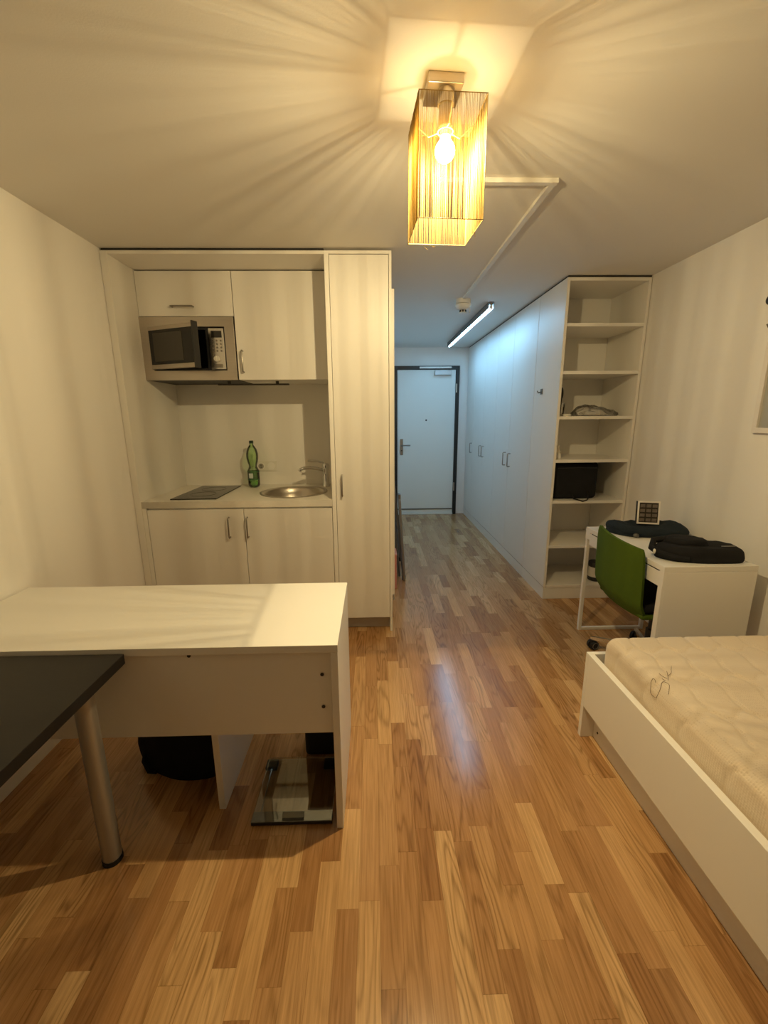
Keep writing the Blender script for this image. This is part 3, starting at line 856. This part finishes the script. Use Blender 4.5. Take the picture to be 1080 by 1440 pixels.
# ------------------------------------------------------------------ white desk on the left
DZ = 0.735
DY0, DY1 = 1.252, 1.785
wd = thing('white_desk', 'long white desk against the left wall in front of the kitchen', 'desk', (-0.83, 1.52, 0))
mesh('desktop', G().box(-1.530, -0.126, DY0, DY1, DZ - .026, DZ, .0008), desk_m, wd)
mesh('side_panel', G().box(-0.150, -0.1265, DY0, DY1, 0, DZ - .0265, .0008), desk_m, wd)
mesh('side_panel', G().box(-1.494, -1.4715, DY0, DY1, 0, DZ - .0265, .0008), desk_m, wd)
mesh('middle_panel', G().box(-0.606, -0.582, 1.343, DY1, 0, DZ - .0265, .0008), desk_m, wd)
mp = mesh('modesty_panel', G().box(-1.471, -0.1505, DY0 + .016, DY0 + .034, 0.392, DZ - .0265, .0008), desk_m, wd)
for x, z in ((-0.615, .698), (-0.182, .619), (-0.182, .496), (-1.2, .698)):
    mesh('screw_cap', G().cyl((x, DY0 + .0135, z), (x, DY0 + .0158, z), .0062, n=14), black_m, mp)

# black table in front of it
bt_ = thing('black_table', 'black-brown table with a round silver leg, at the left edge of the room', 'table', (-1.15, 0.83, 0))
mesh('tabletop', G().box(-1.42, -0.808, 0.42, 1.243, .690, .724, .0015), tabletop_b, bt_)
for x, y in ((-0.902, 1.165), (-0.902, 0.50), (-1.34, 1.165), (-1.34, 0.50)):
    lg = mesh('leg', G().cyl((x, y, .018), (x, y, .6895), .029, n=32), leg_m, bt_, True)
    mesh('foot_pad', G().cyl((x, y, 0), (x, y, .0178), .031, n=32), rubber_m, lg, True)

# things under the desk
sb = thing('backpack', 'dark backpack slumped under the white desk', 'backpack', (-.83, 1.62, 0))
mesh('bag_body', G().blob([(-1.03, 1.60), (-.95, 1.52), (-.80, 1.47), (-.66, 1.49), (-.63, 1.60), (-.68, 1.74), (-.84, 1.77), (-.99, 1.74)], .0005, .34, .5, wr=.012, ws=9, seed=11), cloth_b, sb, True, angle=80)
mesh('strap', G().tube([(-.97, 1.555, .12), (-.985, 1.535, .05), (-.96, 1.52, .012), (-.93, 1.52, .010)], .010, 8), cloth_b, sb, True)
bn = thing('waste_bin', 'black waste bin standing behind the glass scale under the desk', 'bin', (-.245, 1.66, 0))
mesh('bin_body', G().box(-.318, -.172, 1.590, 1.74, .0005, .31, .02, 4), bin_m, bn, True)
mesh('rim', G().box(-.322, -.168, 1.586, 1.744, .312, .325, .005), bin_m, bn)
bsn = thing('bathroom_scale', 'glass bathroom scale on the floor under the white desk', 'scale', (-.32, 1.41, 0))
mesh('glass_platform', G().box(-.466, -.170, 1.266, 1.562, .019, .026, .002), scale_gl, bsn)
mesh('electronics_strip', G().box(-.466, -.170, 1.266, 1.312, .004, .0185, .003), black_m, bsn)
mesh('display', G().box(-.355, -.275, 1.276, 1.300, .0262, .0268, .0005), lcd_m, bsn)
for x, y in ((-.45, 1.54), (-.205, 1.54)):
    mesh('foot', G().box(x - .024, x + .024, y - .024, y + .022, .0005, .0188, .003), black_m, bsn)
mesh('sensor_rod', G().tube([(-.447, 1.516, .012), (-.44, 1.313, .012)], .003, 8), steel_s, bsn)

# ------------------------------------------------------------------ bed
BXL = 0.942
bd = thing('bed_frame', 'white low bed frame along the right wall', 'bed', (1.45, .7, 0))
BYF, BYN = 1.690, -0.40
mesh('footboard', G().box(BXL, 1.945, BYF - .022, BYF, 0, .424, .001), white_m, bd)
mesh('headboard', G().box(BXL, 1.945, BYN, BYN + .022, 0, .424, .001), white_m, bd)
mesh('side_rail', G().box(BXL, BXL + .026, BYN + .0225, BYF - .0225, .163, .424, .001), white_m, bd)
mesh('side_rail', G().box(1.92, 1.945, BYN + .0225, BYF - .0225, .163, .424, .001), white_m, bd)
bp_ = mesh('base_board', G().box(1.002, 1.02, BYN + .0225, BYF - .0225, 0, .20, .001), white_m, bd)
mesh('screw_hole', G().cyl((.9995, 1.632, .048), (1.0018, 1.632, .048), .005, n=12), black_m, bp_)
mesh('slat_base', G().box(1.0205, 1.919, BYN + .0225, BYF - .0225, .201, .225, .001), M('pine_slats', (.5, .36, .2), .7), bd)

# mattress, quilted
MX0, MX1, MY0, MY1, MZ0, MZ1 = 0.984, 1.918, -0.35, 1.652, .2265, .530
def mattress():
    NU, NV = 150, 300
    rx = .045
    g = G()
    t = bmesh.new()
    # cross-section parameter over the left side, the top and the right side
    secs = []
    for k in range(10): secs.append((0, MZ0 + (MZ1 - rx - MZ0) * k / 9))
    ang = [(rx - rx * math.cos(a), MZ1 - rx + rx * math.sin(a)) for a in [PI / 2 * i / 8 for i in range(1, 9)]]
    secs += ang
    Wd = MX1 - MX0
    top = [(rx + (Wd - 2 * rx) * k / 100, MZ1) for k in range(1, 100)]
    secs += top
    secs += [(Wd - a, z_) for a, z_ in ang[::-1]] + [(Wd, MZ0 + (MZ1 - rx - MZ0) * k / 9) for k in range(9, -1, -1)]
    rows = []
    ry = .05
    ylist = [MY0 + (MY1 - MY0) * j / NV for j in range(NV + 1)]
    ylist += [MY1 - ry * (1 - math.sin(a)) for a in [PI / 2 * i / 8 for i in range(1, 9)]]
    ylist = sorted(set(y for y in ylist if y <= MY1 - 1e-6)) + [MY1]
    for y in ylist:
        e = max(0.0, (y - (MY1 - ry)) / ry)
        ins = ry * (1 - math.sqrt(max(0, 1 - e * e)))
        row = []
        for a, z_ in secs:
            fx = a / Wd
            x = MX0 + ins + (Wd - 2 * ins) * fx
            zz = MZ0 + (z_ - MZ0) * (1 - 0.9 * ins / (MZ1 - MZ0) * (1 if z_ > MZ0 + .1 else .3))
            if z_ >= MZ1 - rx * .5:
                u = (x - 0.02) / .118; v = y / .19
                q1 = abs(math.sin(PI * (u + .10 * math.sin(2 * PI * v))))
                q2 = abs(math.sin(PI * (v + .10 * math.sin(2 * PI * u))))
                zz -= .0065 * (math.exp(-(q1 / .16) ** 2) + .75 * math.exp(-(q2 / .16) ** 2))
                zz += .003 * noise.noise(Vector((x * 6, y * 6, 0)))
            else:
                q2 = abs(math.sin(PI * (y / .19 + .16 * math.sin((z_ - MZ0) * 22))))
                x += (1 if fx < .5 else -1) * .004 * math.exp(-(q2 / .12) ** 2)
                x += (1 if fx < .5 else -1) * .0035 * math.exp(-((z_ - MZ1 + .055) / .006) ** 2)
            row.append(t.verts.new((x, y, zz)))
        rows.append(row)
    for A, B in zip(rows, rows[1:]):
        for k in range(len(A) - 1):
            t.faces.new((A[k], A[k + 1], B[k + 1], B[k]))
    t.faces.new(rows[0]); t.faces.new(rows[-1][::-1])
    bmesh.ops.recalc_face_normals(t, faces=list(t.faces))
    g._merge(t)
    return g
ma = thing('mattress', 'cream quilted mattress on the white bed frame', 'mattress', (1.45, .65, MZ0))
mesh('cover', mattress(), knit_m, ma, True, angle=80)
strokes = [
 [(0.994, 1.336), (0.983, 1.317), (0.979, 1.299), (0.982, 1.287), (0.989, 1.285), (1.001, 1.295), (1.013, 1.309), (1.022, 1.314), (1.028, 1.307), (1.03, 1.296), (1.02, 1.28), (1.002, 1.256)],
 [(0.994, 1.336), (1.005, 1.343), (1.005, 1.332), (1.001, 1.323)],
 [(1.038, 1.361), (1.039, 1.348), (1.043, 1.337), (1.047, 1.33)], [(1.028, 1.331), (1.031, 1.322), (1.032, 1.318)],
 [(1.076, 1.375), (1.062, 1.349), (1.044, 1.321)], [(1.116, 1.407), (1.099, 1.384), (1.085, 1.364), (1.064, 1.348)]]
eg = G()
for s in strokes:
    pts = []
    for i in range(len(s) - 1):
        p = [s[max(i - 1, 0)], s[i], s[i + 1], s[min(i + 2, len(s) - 1)]]
        for f in (0, .25, .5, .75):
            pts.append(tuple(.5 * ((2 * p[1][k]) + (p[2][k] - p[0][k]) * f + (2 * p[0][k] - 5 * p[1][k] + 4 * p[2][k] - p[3][k]) * f * f + (3 * p[1][k] - p[0][k] - 3 * p[2][k] + p[3][k]) * f ** 3) for k in (0, 1)))
    pts.append(s[-1])
    # the stitched line lies on the rounded edge of the cover
    def zt(x):
        e = max(0.0, (MX0 + .045 - x) / .045)
        return MZ1 - .045 * (1 - math.sqrt(max(0, 1 - min(1, e) ** 2))) + .0004
    eg.tube([(x, y, zt(x)) for x, y in pts], .0008, 6)
mesh('stitched_lettering', eg, stitch_m, ma)

# ------------------------------------------------------------------ small desk on the right
KX0, KX1, KY0, KY1, KZ = 1.402, 1.868, 1.905, 2.680, .737
sdk = thing('small_desk', 'small white desk with a drawer at the right wall, beside the bed', 'desk', (1.63, 2.29, 0))
mesh('desktop', G().box(KX0, KX1, KY0, KY1, KZ - .027, KZ, .0015), white2_m, sdk)
ep = mesh('end_panel', G().box(KX0, KX1, KY0, KY0 + .032, 0, KZ - .0275, .0012), white2_m, sdk)
mesh('inset_face', G().box(KX0 + .014, KX1 - .02, KY0 - .0008, KY0 - .0001, .02, KZ - .034, 0), white_m, ep)
dr = mesh('drawer', G().box(KX0 + .001, KX0 + .02, KY0 + .033, KY1 - .052, .628, KZ - .034, .0012), white2_m, sdk)
mesh('drawer_box', G().box(KX0 + .0205, KX1 - .04, KY0 + .045, KY1 - .06, .635, KZ - .04, 0), white_m, dr)
mesh('slot_shade', G().box(KX0 + .003, KX0 + .019, KY0 + .045, KY1 - .075, KZ - .0338, KZ - .0272, 0), gap_shade_m, sdk)  # solid dark box painting the shade inside the drawer slot
mesh('corner_block', G().box(KX0 + .001, KX1 - .002, KY1 - .05, KY1 - .001, .66, KZ - .0275, .001), white2_m, sdk)
lf = G()
lf.box(KX0 + .002, KX0 + .024, KY1 - .024, KY1 - .002, 0.0, .66, .002).box(KX1 - .03, KX1 - .008, KY1 - .024, KY1 - .002, 0.0, .66, .002)
lf.box(KX0 + .024, KX1 - .03, KY1 - .024, KY1 - .002, 0.0, .02, .002)
mesh('leg_frame', lf, white2_m, sdk)
mesh('rear_panel', G().box(KX1 - .022, KX1 - .006, KY0 + .033, KY1 - .052, .45, KZ - .0275, .001), white2_m, sdk)

# green chair
CX, CY = 1.615, 2.235
ch = thing('swivel_chair', 'green swivel chair on black castors pushed up to the small desk', 'chair', (CX, CY, 0))
def backfn(u, v):
    s = 2 * u - 1
    t = v
    w = .222 * (1 - .06 * t ** 3 - .02 * (1 - t) ** 3)
    # rounded corners
    cr = max(0, abs(t - .5) - .38) / .12
    w *= 1 - .06 * cr ** 2.2
    y = 2.236 + s * w * (1.09 if s > 0 else 1.0)
    z_ = .40 + .395 * t + .012 * s * (t > .5) * (2 * t - 1)
    x = 1.352 - .02 * (t - .3) + .035 * s * s + .05 * max(0, .22 - t) ** 1.4 * 6
    return (x, y, z_)
mesh('backrest', G().grid(backfn, 28, 24, .016), green_m, ch, True, angle=60)
sb_ = G().box(1.405, 1.835, 2.02, 2.44, .425, .475, .022, 4)
st = mesh('seat', sb_, cloth_b, ch, True)
mesh('seat_shell', G().box(1.40, 1.84, 2.015, 2.445, .398, .4245, .011, 3), green_m, ch, True)
mesh('back_bracket', G().tube([(1.46, CY, .405), (1.41, CY, .40), (1.385, CY, .43), (1.366, CY, .52)], .018, 8), black_m, ch, True)
mesh('mechanism', G().box(CX - .09, CX + .09, CY - .075, CY + .075, .345, .3975, .012, 3), black_m, ch)
mesh('gas_lift', G().cyl((CX, CY, .16), (CX, CY, .3445), .017, n=20).cyl((CX, CY, .07), (CX, CY, .23), .027, n=20), black_m, ch, True)
bs = G().cyl((CX, CY, .075), (CX, CY, .118), .045, .034, n=24)
angs = []
ring_m = M('grey_ring', (.25, .24, .22), .4)
a0 = math.atan2(2.435 - CY, 1.36 - CX)
for k in range(5):
    a = a0 + k * 2 * PI / 5
    angs.append(a)
    e = Vector((CX + .30 * math.cos(a), CY + .30 * math.sin(a), 0))
    Rm = Matrix.Translation((CX, CY, 0)) @ Matrix.Rotation(a, 4, 'Z')
    t = bmesh.new()
    pr = [(.03, .018, .080, .112), (.16, .015, .074, .100), (.29, .012, .066, .085), (.312, .008, .066, .080)]
    rr = []
    for (l, w, z0, z1) in pr:
        rr.append([t.verts.new((l, w * sx, zz)) for sx, zz in ((-1, z0), (1, z0), (.7, z1), (-.7, z1))])
    for A, B in zip(rr, rr[1:]):
        for q in range(4): t.faces.new((A[q], A[(q + 1) % 4], B[(q + 1) % 4], B[q]))
    t.faces.new(rr[0][::-1]); t.faces.new(rr[-1])
    bs._merge(t, Rm)
base = mesh('star_base', bs, chrome_m, ch, True, angle=40)
for k, a in enumerate(angs):
    e = Vector((CX + .295 * math.cos(a), CY + .295 * math.sin(a), 0))
    w = a + 1.2 + k * .7 if k else PI * .5 + .25
    ax = Vector((math.cos(w), math.sin(w), 0))
    g = G()
    for sgn in (-1, 1):
        g.cyl(e + ax * (sgn * .006) + Vector((0, 0, .030)), e + ax * (sgn * .024) + Vector((0, 0, .030)), .030, .027, n=26)
    g.box(-.012, .012, -.016, .022, .045, .066, .004, mat=Matrix.Translation(e) @ Matrix.Rotation(w, 4, 'Z'))
    ca = mesh('castor', g, rubber_m, ch, True)
    for sgn in (-1, 1):
        p = e + ax * (sgn * .0245) + Vector((0, 0, .030))
        v2 = Vector((0, 0, 1)); v1 = ax.cross(v2)
        mesh('wheel_ring', G().tube([p + v1 * (.0205 * math.cos(2 * PI * q / 24)) + v2 * (.0205 * math.sin(2 * PI * q / 24)) for q in range(24)], .0017, 6, True), ring_m, ca)

# clothes and bags on the small desk
jk = thing('jacket', 'dark navy jacket folded at the back of the small desk', 'jacket', (1.7, 2.5, KZ))
mesh('body', G().blob([(1.47, 2.53), (1.53, 2.43), (1.64, 2.40), (1.78, 2.39), (1.885, 2.40), (1.905, 2.46), (1.88, 2.545), (1.76, 2.60), (1.62, 2.63), (1.50, 2.615)], KZ + .0005, .052, .72,
     wr=.013, ws=13, seed=5,
     hf=lambda x, y: .85 + .10 * math.sin(38 * y + 9 * x) + .75 * math.exp(-((x - 1.83) / .06) ** 2 - ((y - 2.50) / .06) ** 2) + .5 * math.exp(-((x - 1.52) / .05) ** 2)), cloth_n, jk, True, angle=80)
mesh('sleeve', G().tube([(1.49, 2.57, KZ + .045), (1.50, 2.50, KZ + .05), (1.53, 2.45, KZ + .04), (1.60, 2.415, KZ + .034), (1.68, 2.40, KZ + .032), (1.76, 2.395, KZ + .03)], .026, 12), cloth_n, jk, True)
mesh('buckle', G().sphere((1.565, 2.405, KZ + .016), .014, 1.3, 1, 1), grey_m, jk, True)
bx = thing('display_box', 'small pale-edged box with a dark twelve-cell front, standing on the navy jacket', 'box', (1.69, 2.49, KZ + .05))
RB = Matrix.Translation((1.69, 2.50, KZ + .062)) @ Matrix.Rotation(math.radians(-14), 4, 'Z') @ Matrix.Rotation(math.radians(-8), 4, 'X')
mesh('box_body', G().box(-.061, .061, 0, .035, 0, .138, .002, mat=RB), cell_b, bx)
fg = G()
fg.box(-.063, .063, -.004, .0, .130, .140, .001, mat=RB).box(-.063, .063, -.004, .0, -.002, .008, .001, mat=RB)
fg.box(-.063, -.053, -.004, .0, .008, .130, .001, mat=RB).box(.053, .063, -.004, .0, .008, .130, .001, mat=RB)
mesh('border', fg, paper_m, bx)
cg = G()
for i in range(3):
    for j in range(4):
        cg.box(-.048 + i * .034, -.048 + i * .034 + .027, -.003, -.0005, .014 + j * .029, .014 + j * .029 + .019, .003, mat=RB)
mesh('cells', cg, cell_m, bx)
b2 = thing('shoulder_bag', 'black padded shoulder bag lying at the near end of the small desk', 'bag', (1.63, 2.05, KZ))
mesh('bag_body', G().blob([(1.452, 2.06), (1.50, 1.985), (1.60, 1.945), (1.73, 1.935), (1.825, 1.945), (1.842, 2.0), (1.835, 2.09), (1.74, 2.12), (1.60, 2.13), (1.50, 2.125)], KZ + .0005, .070, .80,
     wr=.006, ws=9, seed=21), cloth_b, b2, True, angle=80)
mesh('flap', G().blob([(1.50, 2.08), (1.56, 2.02), (1.65, 2.00), (1.70, 2.02), (1.71, 2.08), (1.66, 2.13), (1.56, 2.14)], KZ + .055, .042, .7, wr=.005, ws=10, seed=33), cloth_b, b2, True, angle=80)
mesh('rolled_strap', G().tube([(1.56, 1.965, KZ + .018), (1.50, 1.985, KZ + .022), (1.455, 2.03, KZ + .03), (1.445, 2.08, KZ + .045), (1.47, 2.11, KZ + .075), (1.53, 2.10, KZ + .085)], .017, 10), cloth_b, b2, True)
mesh('white_tab', G().sphere((1.437, 2.045, KZ + .036), .009, .6, 1, 1.5), plastic_w, b2, True)
mesh('reflective_strip', G().box(1.735, 1.81, 1.985, 1.99, KZ + .0745, KZ + .0765, .0005), M('silver_strip', (.4, .38, .33), .3, .4), b2)

# ------------------------------------------------------------------ on the right wall
pf = thing('picture_frame', 'white framed picture on the right wall above the bed', 'picture', (XR, 1.85, 1.36))
g = G()
PY0, PY1, PZ0, PZ1, PW = 1.55, 2.158, 1.364, 1.80, .026
g.box(XR - .022, XR - .001, PY0, PY1, PZ0, PZ0 + PW).box(XR - .022, XR - .001, PY0, PY1, PZ1 - PW, PZ1)
g.box(XR - .022, XR - .001, PY1 - PW, PY1, PZ0 + PW, PZ1 - PW).box(XR - .022, XR - .001, PY0, PY0 + PW, PZ0 + PW, PZ1 - PW)
mesh('frame', g, paper_m, pf)
mesh('print', G().box(XR - .010, XR - .001, PY0 + PW, PY1 - PW, PZ0 + PW, PZ1 - PW, 0), print_m, pf)
wh = thing('wall_hook', 'black round hook on the right wall above the framed picture', 'hook', (XR, 2.19, 1.95))
mesh('knob', G().sphere((XR - .03, 2.172, 1.995), .019, .8, 1, 1.2), black_m, wh, True)
mesh('post', G().cyl((XR - .025, 2.172, 1.995), (XR - .0005, 2.172, 1.995), .008, n=14), black_m, wh)
mesh('lower_hook', G().tube([(XR - .0005, 2.165, 1.875), (XR - .02, 2.165, 1.872), (XR - .028, 2.165, 1.885)], .006, 8), nickel_m, wh, True)
